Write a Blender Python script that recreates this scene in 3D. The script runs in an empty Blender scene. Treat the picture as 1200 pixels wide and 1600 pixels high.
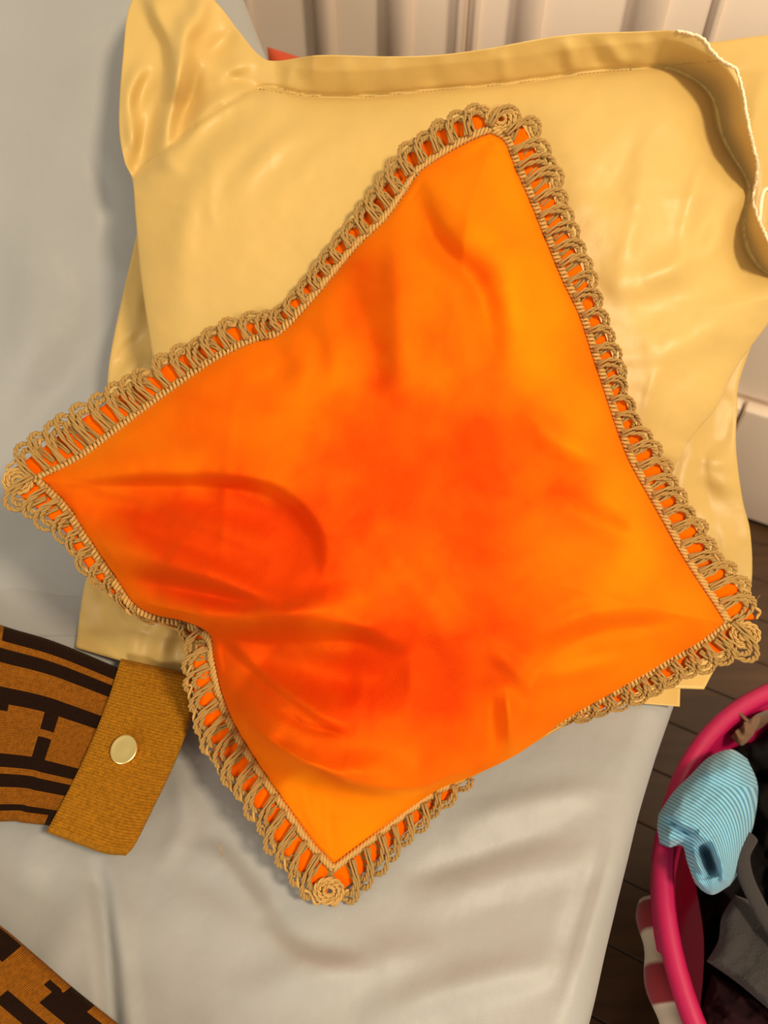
import bpy, math, random
import numpy as np
from mathutils import Vector, Matrix
random.seed(4); RNG = np.random.default_rng(4)
SC = bpy.context.scene; COL = SC.collection

# ------------------------------------------------------------------ camera
FPX = 1202.0; PITCH = math.radians(50); CAM = np.array([0, 0, 1.25])
cd = bpy.data.cameras.new('camera'); cam = bpy.data.objects.new('camera', cd); COL.objects.link(cam)
cam.location = CAM; cam.rotation_euler = (math.pi / 2 - PITCH, 0, 0)
cd.sensor_fit = 'VERTICAL'; cd.sensor_height = 36; cd.sensor_width = 27; cd.lens = FPX / 1600 * 36
cd.clip_start = .02; cd.dof.use_dof = True; cd.dof.focus_distance = .66; cd.dof.aperture_fstop = 5.0
SC.camera = cam
# ------------------------------------------------------------------ light
w = bpy.data.worlds.new('room_light'); SC.world = w; w.use_nodes = True
w.node_tree.nodes['Background'].inputs[0].default_value = (1.0, .86, .68, 1)
w.node_tree.nodes['Background'].inputs[1].default_value = .56
def area(name, loc, to, size, power, col):
    l = bpy.data.lights.new(name, 'AREA'); l.shape = 'DISK'; l.size = size; l.energy = power; l.color = col
    o = bpy.data.objects.new(name, l); COL.objects.link(o); o.location = loc
    o.rotation_euler = (Vector(to) - Vector(loc)).to_track_quat('-Z', 'Y').to_euler(); return o
area('ceiling_lamp_light', (1.05, -.45, 2.6), (.1, .4, .6), .40, 54, (1.0, .81, .57))
area('fill_light', (-1.4, -2.0, 1.9), (0, .4, .6), 1.0, 32, (1.0, .90, .76))  # added fill from the front left, brightens the left sides and the wardrobe
SC.view_settings.view_transform = 'Standard'; SC.view_settings.look = 'None'
SC.view_settings.gamma = 1; SC.view_settings.use_curve_mapping = False; SC.view_settings.exposure = .0

# ------------------------------------------------------------------ geometry helpers
FW = np.array([0, math.cos(PITCH), -math.sin(PITCH)]); UP = np.array([0, math.sin(PITCH), math.cos(PITCH)]); RT = np.array([1., 0, 0])
def ray(px, py):
    px = np.asarray(px, float); py = np.asarray(py, float)
    return ((px - 600) / FPX)[..., None] * RT + ((800 - py) / FPX)[..., None] * UP + FW
def at_depth(px, py, d): return CAM + ray(px, py) * np.asarray(d, float)[..., None]
def depth_of_z(px, py, z): r = ray(px, py); return (np.asarray(z, float) - CAM[2]) / r[..., 2]
def at_z(px, py, z): return at_depth(px, py, depth_of_z(px, py, z))
def project(P):
    q = np.asarray(P) - CAM; d = q @ FW
    return 600 + (q @ RT) / d * FPX, 800 - (q @ UP) / d * FPX
BED = .52
def bed_depth(px, py, lift=.0): return depth_of_z(px, py, BED + lift)

def smooth_line(pts, n, closed=False):
    """Catmull-Rom through pts, resampled to n points at equal arc length"""
    p = np.array(pts, float)
    if len(p) == 2: t = np.linspace(0, 1, n)[:, None]; return p[0] * (1 - t) + p[1] * t
    e = np.vstack([p[-1:], p, p[:2]]) if closed else np.vstack([2 * p[0] - p[1], p, 2 * p[-1] - p[-2]])
    out = []
    for i in range(1, len(e) - 2):
        t = np.linspace(0, 1, 14, endpoint=False)[:, None]
        a, b, c, d = e[i - 1:i + 3]
        out.append(.5 * (2 * b + (c - a) * t + (2 * a - 5 * b + 4 * c - d) * t * t + (3 * b - a - 3 * c + d) * t ** 3))
    out.append(p[:1] if closed else p[-1:])
    q = np.vstack(out); s = np.r_[0, np.cumsum(np.linalg.norm(np.diff(q, axis=0), axis=1))]
    u = np.linspace(0, s[-1], n)
    return np.stack([np.interp(u, s, q[:, k]) for k in range(p.shape[1])], 1)
def coons(top, right, bottom, left, nu, nv):
    """top: TL->TR, right: TR->BR, bottom: BL->BR, left: TL->BL. returns (nv+1, nu+1) arrays"""
    T = smooth_line(top, nu + 1); B = smooth_line(bottom, nu + 1); L = smooth_line(left, nv + 1); R = smooth_line(right, nv + 1)
    u = np.linspace(0, 1, nu + 1)[None, :, None]; v = np.linspace(0, 1, nv + 1)[:, None, None]
    g = (1 - v) * T[None] + v * B[None] + (1 - u) * L[:, None] + u * R[:, None]
    g -= (1 - u) * (1 - v) * T[0] + u * (1 - v) * T[-1] + (1 - u) * v * B[0] + u * v * B[-1]
    return g[..., 0], g[..., 1], np.vstack([T, R[1:], B[::-1][1:], L[::-1][1:]])
def seg_dist(X, Y, line):
    """distance, signed side (+ = left hand of the direction in pixel space with y down), parameter 0..1"""
    line = np.asarray(line, float); sh = X.shape; x = X.ravel(); y = Y.ravel()
    best = np.full(x.shape, 1e9); side = np.zeros_like(best); par = np.zeros_like(best)
    L = np.r_[0, np.cumsum(np.linalg.norm(np.diff(line, axis=0), axis=1))]
    for i in range(len(line) - 1):
        a, b = line[i], line[i + 1]; d = b - a; l2 = d @ d + 1e-9
        t = np.clip(((x - a[0]) * d[0] + (y - a[1]) * d[1]) / l2, 0, 1)
        ex = x - a[0] - t * d[0]; ey = y - a[1] - t * d[1]; q = np.hypot(ex, ey)
        m = q < best
        best[m] = q[m]; side[m] = np.sign(d[1] * (x[m] - a[0]) - d[0] * (y[m] - a[1])); par[m] = (L[i] + t[m] * math.sqrt(l2)) / L[-1]
    return best.reshape(sh), side.reshape(sh), par.reshape(sh)
def inside(X, Y, poly):
    r = np.zeros(X.shape, bool); p = np.asarray(poly); n = len(p)
    for i in range(n):
        (x0, y0), (x1, y1) = p[i], p[(i + 1) % n]
        if y0 == y1: continue
        c = ((y0 > Y) != (y1 > Y)) & (X < (x1 - x0) * (Y - y0) / (y1 - y0) + x0); r ^= c
    return r
def blur(H, n):
    for _ in range(n):
        for ax in (0, 1):
            P = np.concatenate([np.take(H, [0], ax), H, np.take(H, [-1], ax)], ax); m = H.shape[ax]
            H = .25 * np.take(P, range(0, m), ax) + .5 * np.take(P, range(1, m + 1), ax) + .25 * np.take(P, range(2, m + 2), ax)
    return H
def fade(t, a=.18): return np.clip(t / a, 0, 1) ** .7 * np.clip((1 - t) / a, 0, 1) ** .7
def sculpt(X, Y, strokes):
    """folds given along lines: ('r', pts, width, amp) ridge or valley; ('f', pts, edge, fall, amp) overlapping fold raised on the left hand"""
    H = np.zeros(X.shape)
    for s in strokes:
        ln = smooth_line(s[1], max(8, 5 * len(s[1])))
        d, sd, t = seg_dist(X, Y, ln)
        if s[0] == 'r': H += s[3] * np.exp(-(d / s[2]) ** 2) * fade(t, .3)
        else:
            q = -d * sd; e, fall, amp = s[2:5]
            H += amp * (1 / (1 + np.exp(-np.clip(q / e * 2.2, -30, 30)))) * np.exp(-np.clip(q, 0, None) / fall) * fade(t) * np.exp(-(np.clip(-q, 0, None) / (fall)) ** 2)
    return H
def vnoise(x, y, seed=0):
    """smooth value noise in [-1, 1]"""
    g = np.random.default_rng(seed).uniform(-1, 1, (64, 64))
    xi = np.floor(x).astype(int); yi = np.floor(y).astype(int); fx = x - xi; fy = y - yi
    fx = fx * fx * (3 - 2 * fx); fy = fy * fy * (3 - 2 * fy)
    G = lambda a, b: g[a % 64, b % 64]
    return (G(xi, yi) * (1 - fx) + G(xi + 1, yi) * fx) * (1 - fy) + (G(xi, yi + 1) * (1 - fx) + G(xi + 1, yi + 1) * fx) * fy
def fbm(x, y, seed=0, o=3): return sum(vnoise(x * 2 ** k, y * 2 ** k, seed + k) / 2 ** k for k in range(o))

# ------------------------------------------------------------------ object helpers
def link(name, me, mat=None, parent=None, smooth=True):
    if mat: me.materials.append(mat)
    if smooth and len(me.polygons): me.polygons.foreach_set('use_smooth', np.ones(len(me.polygons), bool))
    me.update(); o = bpy.data.objects.new(name, me); COL.objects.link(o)
    if parent:
        o.parent = parent; o.matrix_parent_inverse = Matrix()
        par = parent; off = Vector((0, 0, 0))
        while par: off += Vector(par.location); par = par.parent
        o.location = -off
    return o
def pydata(name, V, Fc):
    me = bpy.data.meshes.new(name); me.from_pydata([tuple(v) for v in V], [], Fc); return me
def grid_faces(nv, nu, off=0, flip=False):
    i = (np.arange(nv)[:, None] * (nu + 1) + np.arange(nu)[None]).ravel() + off
    q = np.stack([i, i + nu + 1, i + nu + 2, i + 1], 1)
    return q[:, ::-1] if flip else q
def sheet_mesh(name, Pf, Pb=None, uv=None, attrs=None):
    """front grid (nv+1, nu+1, 3) and, when given, a back grid sewn to it along the border"""
    nv, nu = Pf.shape[0] - 1, Pf.shape[1] - 1; n = (nv + 1) * (nu + 1)
    V = Pf.reshape(-1, 3); Fs = [grid_faces(nv, nu)]
    if Pb is not None:
        V = np.vstack([V, Pb.reshape(-1, 3)]); Fs.append(grid_faces(nv, nu, n, True))
        idx = np.arange(n).reshape(nv + 1, nu + 1)
        b = np.r_[idx[0], idx[1:, -1], idx[-1, -2::-1], idx[-2:0:-1, 0]]; c = np.roll(b, -1)
        Fs.append(np.stack([b, c, c + n, b + n], 1))
    Fc = np.vstack(Fs)
    me = bpy.data.meshes.new(name)
    me.vertices.add(len(V)); me.vertices.foreach_set('co', V.astype(np.float32).ravel())
    me.loops.add(Fc.size); me.loops.foreach_set('vertex_index', Fc.astype(np.int32).ravel())
    me.polygons.add(len(Fc)); me.polygons.foreach_set('loop_start', (np.arange(len(Fc)) * 4).astype(np.int32))
    me.update(calc_edges=True)
    if uv is not None:
        U = uv.reshape(-1, 2); U = np.vstack([U, U]) if Pb is not None else U
        l = me.uv_layers.new(name='UVMap'); l.data.foreach_set('uv', U[Fc.ravel()].astype(np.float32).ravel())
    for k, a in (attrs or {}).items():
        a = a.reshape(-1) if a.ndim == 2 else a.reshape(-1, 3)
        if Pb is not None: a = np.concatenate([a, a])
        at = me.attributes.new(k, 'FLOAT' if a.ndim == 1 else 'FLOAT_VECTOR', 'POINT')
        at.data.foreach_set('value' if a.ndim == 1 else 'vector', a.astype(np.float32).ravel())
    return me
def tube_data(path, rad, ns=6, closed=False, flat=1.0):
    p = np.asarray(path, float); n = len(p); rad = np.broadcast_to(rad, (n,))
    t = np.gradient(p, axis=0); t /= np.linalg.norm(t, axis=1)[:, None] + 1e-12
    u = np.cross(t[0], [0.3, .2, 1]); u /= np.linalg.norm(u); V = []
    for i in range(n):
        u = u - t[i] * (u @ t[i]); u /= np.linalg.norm(u) + 1e-12; w_ = np.cross(t[i], u)
        a = np.arange(ns) / ns * 2 * math.pi
        V.append(p[i] + rad[i] * (np.cos(a)[:, None] * u + flat * np.sin(a)[:, None] * w_))
    V = np.vstack(V); Fc = []
    for i in range(n - 1):
        for k in range(ns):
            Fc.append((i * ns + k, i * ns + (k + 1) % ns, (i + 1) * ns + (k + 1) % ns, (i + 1) * ns + k))
    Fc.append(tuple(range(ns))[::-1]); Fc.append(tuple(range((n - 1) * ns, n * ns)))
    return V, Fc
def join(parts):
    V, Fc, o = [], [], 0
    for v, f in parts: V.append(v); Fc += [tuple(i + o for i in q) for q in f]; o += len(v)
    return np.vstack(V), Fc
def box_data(lo, hi, bev=0.0):
    x0, y0, z0 = lo; x1, y1, z1 = hi; b = bev
    if not b:
        V = [(x, y, z) for z in (z0, z1) for y in (y0, y1) for x in (x0, x1)]
        return np.array(V, float), [(0, 2, 3, 1), (4, 5, 7, 6), (0, 1, 5, 4), (2, 6, 7, 3), (0, 4, 6, 2), (1, 3, 7, 5)]
    import bmesh
    bm = bmesh.new(); r = bmesh.ops.create_cube(bm, size=1)
    for v in bm.verts: v.co = Vector((x0 + (v.co.x + .5) * (x1 - x0), y0 + (v.co.y + .5) * (y1 - y0), z0 + (v.co.z + .5) * (z1 - z0)))
    bmesh.ops.bevel(bm, geom=list(bm.edges), offset=b, segments=3, affect='EDGES', profile=.5)
    bm.verts.ensure_lookup_table(); bm.verts.index_update()
    V = np.array([v.co[:] for v in bm.verts]); Fc = [tuple(v.index for v in f.verts) for f in bm.faces]; bm.free(); return V, Fc
def empty(name, loc, label, cat, group=None):
    o = bpy.data.objects.new(name, None); COL.objects.link(o); o.location = tuple(loc); o.empty_display_size = .05
    tag(o, label, cat, group); return o
def tag(o, label=None, cat=None, group=None, kind=None):
    for k, v in (('label', label), ('category', cat), ('group', group), ('kind', kind)):
        if v: o[k] = v
    return o

# ------------------------------------------------------------------ materials
def mat(name, col, rough=.6, sheen=0, sheen_tint=(1, 1, 1), sheen_rough=.4, spec=.5, metal=0, coat=0, var=None, bump=None, aniso=0):
    """var: (scale, amount) tone mottling; bump: list of (kind, scale, distance)"""
    m = bpy.data.materials.new(name); m.use_nodes = True; N = m.node_tree.nodes; L = m.node_tree.links
    b = N['Principled BSDF']; b.inputs['Base Color'].default_value = (*col, 1); b.inputs['Roughness'].default_value = rough
    b.inputs['Sheen Weight'].default_value = sheen; b.inputs['Sheen Tint'].default_value = (*sheen_tint, 1); b.inputs['Sheen Roughness'].default_value = sheen_rough
    b.inputs['Specular IOR Level'].default_value = spec; b.inputs['Metallic'].default_value = metal; b.inputs['Coat Weight'].default_value = coat
    b.inputs['Anisotropic'].default_value = aniso
    tc = N.new('ShaderNodeTexCoord')
    if var:
        n = N.new('ShaderNodeTexNoise'); n.inputs['Scale'].default_value = var[0]; n.inputs['Detail'].default_value = 4
        L.new(tc.outputs['Object'], n.inputs['Vector'])
        r = N.new('ShaderNodeMapRange'); r.inputs[1].default_value = .3; r.inputs[2].default_value = .7; r.inputs[3].default_value = 1 - var[1]; r.inputs[4].default_value = 1 + var[1]
        L.new(n.outputs['Fac'], r.inputs[0])
        mx = N.new('ShaderNodeVectorMath'); mx.operation = 'SCALE'; mx.inputs[0].default_value = col
        L.new(r.outputs[0], mx.inputs['Scale']); L.new(mx.outputs[0], b.inputs['Base Color'])
    prev = None
    for kind, sc, dist in (bump or []):
        if kind == 'noise':
            t = N.new('ShaderNodeTexNoise'); t.inputs['Scale'].default_value = sc; t.inputs['Detail'].default_value = 3; out = t.outputs['Fac']; L.new(tc.outputs['Object'], t.inputs['Vector'])
        else:
            t = N.new('ShaderNodeTexWave'); t.inputs['Scale'].default_value = sc; t.bands_direction = kind[-1].upper(); t.inputs['Distortion'].default_value = .6; out = t.outputs['Fac']
            L.new(tc.outputs['UV' if kind.startswith('uv') else 'Object'], t.inputs['Vector'])
        bp = N.new('ShaderNodeBump'); bp.inputs['Distance'].default_value = dist; bp.inputs['Strength'].default_value = 1
        L.new(out, bp.inputs['Height'])
        if prev: L.new(prev.outputs[0], bp.inputs['Normal'])
        prev = bp
    if prev: L.new(prev.outputs[0], b.inputs['Normal'])
    return m
M = {}
M['gold'] = mat('gold_satin', (.575, .390, .118), .42, .15, (1, .85, .5), .5, .35, var=(9, .04), bump=[('noise', 900, .00012), ('noise', 22, .0016)])
M['gold_back'] = M['gold']
M['hem'] = mat('frayed_hem', (.85, .72, .48), .8)
M['thread'] = mat('gold_thread', (.50, .31, .09), .7)
M['sheet'] = mat('grey_sateen_sheet', (.335, .338, .325), .48, .2, (1, 1, 1), .5, .4, var=(5, .06), bump=[('noise', 700, .00012), ('noise', 16, .003)])
M['cord'] = mat('jute_gold_cord', (.50, .29, .072), .5, .05, (1, .9, .6), .5, .5, bump=[('noise', 900, .0004)])
M['ribbon'] = mat('orange_ribbon', (.88, .125, .0005), .7, 0, (1, .6, .3), .5, .0)
M['white'] = mat('white_paint', (.93, .79, .645), .4, spec=.5)
M['tub'] = mat('pink_plastic', (.44, .006, .075), .38, spec=.5)
M['black'] = mat('black_cloth', (.004, .003, .0032), .95, 0, spec=.15, bump=[('noise', 70, .001)])
M['maroon'] = mat('maroon_cloth', (.014, .003, .004), .95, 0, spec=.15, bump=[('noise', 60, .002)])
M['charcoal'] = mat('charcoal_terry', (.030, .026, .025), .95, .1, bump=[('noise', 420, .0022)])
M['strap'] = mat('charcoal_rib', (.030, .026, .025), .95, .1, bump=[('noise', 500, .0015)])
M['brown'] = mat('brown_cloth', (.16, .085, .04), .9, .2, bump=[('noise', 150, .001)])
M['red'] = mat('red_orange_cloth', (.62, .07, .015), .7, .3, (1, .5, .3))
M['brass'] = mat('brass_snap', (.95, .76, .30), .3, metal=1.0)
M['wood_dark'] = mat('dark_wood', (.05, .03, .018), .5)
M['mattress'] = mat('mattress_ticking', (.5, .5, .5), .8)
M['wall'] = mat('wall_paint', (.55, .50, .44), .8, bump=[('noise', 60, .0004)])

def velvet():
    m = bpy.data.materials.new('orange_velvet'); m.use_nodes = True; N = m.node_tree.nodes; L = m.node_tree.links
    b = N['Principled BSDF']; b.inputs['Base Color'].default_value = (.90, .088, .001, 1); b.inputs['Roughness'].default_value = .8
    b.inputs['Specular IOR Level'].default_value = .05
    b.inputs['Sheen Weight'].default_value = .1; b.inputs['Sheen Tint'].default_value = (1, .35, .02, 1); b.inputs['Sheen Roughness'].default_value = .4
    gl = N.new('ShaderNodeBsdfSheen'); gl.inputs['Color'].default_value = (1, .48, .002, 1); gl.inputs['Roughness'].default_value = .42
    pl = N.new('ShaderNodeBsdfGlossy'); pl.inputs['Color'].default_value = (1, .40, .001, 1); pl.inputs['Roughness'].default_value = .68
    m0 = N.new('ShaderNodeMixShader'); m0.inputs[0].default_value = .10; L.new(b.outputs[0], m0.inputs[1]); L.new(pl.outputs[0], m0.inputs[2])
    ms = N.new('ShaderNodeMixShader'); ms.inputs[0].default_value = .12; L.new(m0.outputs[0], ms.inputs[1]); L.new(gl.outputs[0], ms.inputs[2]); L.new(ms.outputs[0], N['Material Output'].inputs['Surface'])
    tc = N.new('ShaderNodeTexCoord'); a = N.new('ShaderNodeAttribute'); a.attribute_name = 'pile'  # normal lean from the tone map, brushed pile and painted fold shade
    n = N.new('ShaderNodeTexNoise'); n.inputs['Scale'].default_value = 900; n.inputs['Detail'].default_value = 2; L.new(tc.outputs['Object'], n.inputs['Vector'])
    g = N.new('ShaderNodeNewGeometry'); ad = N.new('ShaderNodeVectorMath'); ad.operation = 'ADD'
    L.new(g.outputs['Normal'], ad.inputs[0]); L.new(a.outputs['Vector'], ad.inputs[1])
    nm = N.new('ShaderNodeVectorMath'); nm.operation = 'NORMALIZE'; L.new(ad.outputs[0], nm.inputs[0])
    bp = N.new('ShaderNodeBump'); bp.inputs['Distance'].default_value = .0004; L.new(n.outputs['Fac'], bp.inputs['Height']); L.new(nm.outputs[0], bp.inputs['Normal'])
    an = N.new('ShaderNodeAttribute'); an.attribute_name = 'nap_shade'; mc = N.new('ShaderNodeMix'); mc.data_type = 'RGBA'
    mc.inputs[6].default_value = (.72, .030, .001, 1); mc.inputs[7].default_value = (1, .235, .002, 1); L.new(an.outputs['Fac'], mc.inputs[0]); L.new(mc.outputs[2], b.inputs['Base Color'])  # base colour carries brushed pile and painted fold shade
    L.new(bp.outputs[0], b.inputs['Normal']); L.new(bp.outputs[0], pl.inputs['Normal']); L.new(g.outputs['Normal'], gl.inputs['Normal']); return m
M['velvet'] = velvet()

def knit(name, attr=True, c0=(.54, .175, .009), c1=(.020, .0035, .002)):
    """knitted stitches: UV in stitches; the yarn colour of every stitch is an attribute"""
    m = bpy.data.materials.new(name); m.use_nodes = True; N = m.node_tree.nodes; L = m.node_tree.links
    b = N['Principled BSDF']; b.inputs['Roughness'].default_value = .85; b.inputs['Sheen Weight'].default_value = .04; b.inputs['Sheen Tint'].default_value = (1, .7, .3, 1)
    b.inputs['Specular IOR Level'].default_value = .08
    uv = N.new('ShaderNodeTexCoord'); sp = N.new('ShaderNodeSeparateXYZ'); L.new(uv.outputs['UV'], sp.inputs[0])
    def M_(op, a, b_=None):
        n = N.new('ShaderNodeMath'); n.operation = op
        for i, v in enumerate((a, b_)):
            if v is None: continue
            if isinstance(v, (int, float)): n.inputs[i].default_value = v
            else: L.new(v, n.inputs[i])
        return n.outputs[0]
    fx = M_('ABSOLUTE', M_('SUBTRACT', M_('FRACT', sp.outputs[0]), .5))          # 0 centre .. .5 edge of the stitch
    vy = M_('FRACT', M_('ADD', sp.outputs[1], M_('MULTIPLY', fx, 1.1)))          # V shaped legs
    hy = M_('SUBTRACT', .5, M_('ABSOLUTE', M_('SUBTRACT', vy, .5)))
    hx = M_('MULTIPLY', M_('SUBTRACT', .25, M_('ABSOLUTE', M_('SUBTRACT', fx, .25))), 2)
    h = M_('MULTIPLY', M_('POWER', hy, .6), M_('POWER', hx, .6))
    bp = N.new('ShaderNodeBump'); bp.inputs['Distance'].default_value = .003; L.new(h, bp.inputs['Height']); L.new(bp.outputs[0], b.inputs['Normal'])
    nz = N.new('ShaderNodeTexNoise'); nz.inputs['Scale'].default_value = 280; nz.inputs['Detail'].default_value = 3; L.new(uv.outputs['Object'], nz.inputs['Vector'])
    mix = N.new('ShaderNodeMix'); mix.data_type = 'RGBA'; mix.inputs[6].default_value = (*c0, 1); mix.inputs[7].default_value = (*c1, 1)
    if attr:
        at = N.new('ShaderNodeAttribute'); at.attribute_name = 'yarn'
        ed = M_('ADD', at.outputs['Fac'], M_('MULTIPLY', M_('SUBTRACT', nz.outputs['Fac'], .5), .5))
        rmp = N.new('ShaderNodeMapRange'); rmp.inputs[1].default_value = .42; rmp.inputs[2].default_value = .58; L.new(ed, rmp.inputs[0]); L.new(rmp.outputs[0], mix.inputs[0])
    else: mix.inputs[0].default_value = 0
    sc = N.new('ShaderNodeVectorMath'); sc.operation = 'SCALE'; L.new(mix.outputs[2], sc.inputs[0])
    mr = N.new('ShaderNodeMapRange'); mr.inputs[1].default_value = .25; mr.inputs[2].default_value = .75; mr.inputs[3].default_value = .72; mr.inputs[4].default_value = 1.3
    L.new(nz.outputs['Fac'], mr.inputs[0]); hs = M_('ADD', M_('MULTIPLY', h, 1.15), .40); L.new(M_('MULTIPLY', mr.outputs[0], hs), sc.inputs['Scale']); L.new(sc.outputs[0], b.inputs['Base Color']); return m
M['knit'] = knit('patterned_knit'); M['mustard'] = knit('mustard_rib_knit', False, (.74, .30, .012))

def stripes(name, c0, c1, attr, soft=.25, rough=.85):
    m = bpy.data.materials.new(name); m.use_nodes = True; N = m.node_tree.nodes; L = m.node_tree.links; b = N['Principled BSDF']; b.inputs['Roughness'].default_value = rough
    b.inputs['Sheen Weight'].default_value = .2
    a = N.new('ShaderNodeAttribute'); a.attribute_name = attr
    f = N.new('ShaderNodeMath'); f.operation = 'SINE'; L.new(a.outputs['Fac'], f.inputs[0])
    r = N.new('ShaderNodeMapRange'); r.inputs[1].default_value = -soft; r.inputs[2].default_value = soft; L.new(f.outputs[0], r.inputs[0])
    mix = N.new('ShaderNodeMix'); mix.data_type = 'RGBA'; mix.inputs[6].default_value = (*c0, 1); mix.inputs[7].default_value = (*c1, 1)
    L.new(r.outputs[0], mix.inputs[0]); L.new(mix.outputs[2], b.inputs['Base Color']); return m
M['blue_stripe'] = stripes('blue_fine_stripe', (.030, .205, .36), (.26, .52, .65), 'stripe', .9)
M['red_stripe'] = stripes('red_white_stripe', (.24, .012, .02), (.55, .46, .36), 'stripe', .2)

def floor_mat():
    m = mat('brown_floorboards', (.13, .062, .022), .42, spec=.5); N = m.node_tree.nodes; L = m.node_tree.links; b = N['Principled BSDF']
    tc = N.new('ShaderNodeTexCoord'); mp = N.new('ShaderNodeMapping'); mp.inputs['Scale'].default_value = (1.2, 16, 1); L.new(tc.outputs['Object'], mp.inputs[0])
    n = N.new('ShaderNodeTexNoise'); n.inputs['Scale'].default_value = 3; n.inputs['Detail'].default_value = 5; L.new(mp.outputs[0], n.inputs['Vector'])
    r = N.new('ShaderNodeValToRGB'); r.color_ramp.elements[0].position = .3; r.color_ramp.elements[0].color = (.05, .023, .009, 1); r.color_ramp.elements[1].position = .75; r.color_ramp.elements[1].color = (.095, .047, .018, 1)
    L.new(n.outputs['Fac'], r.inputs[0]); L.new(r.outputs[0], b.inputs['Base Color']); return m
M['floor'] = floor_mat()

# ------------------------------------------------------------------ bed frame of reference (27 degrees off the camera's heading)
YAW = math.radians(27); AX = np.array([math.sin(YAW), math.cos(YAW)]); LF = np.array([-math.cos(YAW), math.sin(YAW)]); E0 = np.array([.1628, .0813])
def bedpt(a, b, z):
    a, b, z = np.broadcast_arrays(np.asarray(a, float), np.asarray(b, float), np.asarray(z, float))
    return np.stack([E0[0] + a * AX[0] + b * LF[0], E0[1] + a * AX[1] + b * LF[1], z], -1)
def bedbox(lo, hi, bev=0):
    V, Fc = box_data(lo, hi, bev); return bedpt(V[:, 0], V[:, 1], V[:, 2]), [f[::-1] for f in Fc] if False else Fc
AW = 1.106                                            # the wardrobe front, along the bed's axis

# ------------------------------------------------------------------ the room
fl = tag(bpy.data.objects.new('floor', None), kind='structure'); COL.objects.link(fl)
k = 0
for i in range(34):                                   # boards run along the wardrobe; each one a piece
    a0 = -1.5 + i * .095
    V, Fc = bedbox((a0 + .001, -1.7, -.02), (a0 + .094, 2.4, 0), .0012)
    link('plank', pydata('plank', V, Fc), M['floor'], fl, False)
fb = link('floor_base', pydata('floor_base', *bedbox((-1.6, -1.8, -.05), (1.85, 2.5, -.021))), M['wood_dark'], fl, False)
o = link('wall_back', pydata('wall_back', *bedbox((1.75, -1.8, 0), (1.83, 2.5, 2.5))), M['wall'], None, False); tag(o, kind='structure')
o = link('wall_left', pydata('wall_left', *bedbox((-1.6, 2.42, 0), (1.749, 2.5, 2.5))), M['wall'], None, False); tag(o, kind='structure')

# ------------------------------------------------------------------ white wardrobe: local x along the front (to the right), y out of the front (towards the bed), z up
W0 = E0 + AW * AX; WR = -LF
def wpt(V): V = np.asarray(V, float); return np.stack([W0[0] + V[:, 0] * WR[0] - V[:, 1] * AX[0], W0[1] + V[:, 0] * WR[1] - V[:, 1] * AX[1], V[:, 2]], -1)
def whit(px, py, out=0.0):
    """where a line of sight meets the plane of the front, out metres proud of it"""
    r = ray(px, py); p0 = W0 - out * AX; t = ((p0 - CAM[:2]) @ AX) / (r[:2] @ AX); q = CAM + t * r
    return float((q[:2] - W0) @ WR), float(q[2])
def wbox(x0, x1, y0, y1, z0, z1, bev=0.0):
    V, Fc = box_data((x0, y0, z0), (x1, y1, z1), bev); return wpt(V), [f[::-1] for f in Fc]
xl, xr = -1.05, 1.2
ZD = whit(1165, 641)[1]; xs = whit(1156, 650)[0]
wd = empty('wardrobe', (*W0, 0), 'white wardrobe with upright moulded door panels above a plain drawer, behind the gold pillows', 'wardrobe')
link('carcass', pydata('carcass', *wbox(xl, xr, -.56, -.035, 0, 2.2, .004)), M['white'], wd, False)
for x0, x1 in ((xl, xs - .55), (xs - .546, xs - .003), (xs + .003, xr)):
    link('drawer', pydata('drawer', *wbox(x0, x1, -.033, 0, .012, ZD, .005)), M['white'], wd)
DZ = -.028                                            # face of the door panels
def X(px): return whit(px, 45, DZ)[0]
def door(x0, x1, strips):
    d = link('door', pydata('door', *wbox(x0, x1, -.034, DZ, ZD + .012, 2.16)), M['white'], wd, False)
    for a, b, hgt in strips:
        xs_ = np.linspace(0, 1, 9); prof = [(a + (b - a) * (.5 - .5 * math.cos(math.pi * t)), DZ + hgt * math.sin(math.pi * t) ** .6) for t in xs_]
        V, Fc = [], []
        for x, y in prof: V += [(x, y, ZD + .03), (x, y, 2.13)]
        for i in range(8): Fc.append((2 * i, 2 * i + 1, 2 * i + 3, 2 * i + 2))
        Fc.append(tuple(range(0, 18, 2))); Fc.append(tuple(range(17, 0, -2)))
        link('moulding', pydata('moulding', wpt(V), Fc), M['white'], d, True)
    return d
door(X(383), X(728), [(X(385), X(399), .016), (X(491), X(524), .02), (X(603), X(643), .02), (X(713), X(727), .016)])
door(X(736), X(1100), [(X(738), X(748), .01), (X(803), X(846), .018), (X(980), X(1036), .018)])
door(X(1106), xr - .01, [(X(1108), X(1120), .01), (X(1230), X(1290), .018)])
door(xl + .01, X(379), [(X(300), X(330), .018)])

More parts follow.
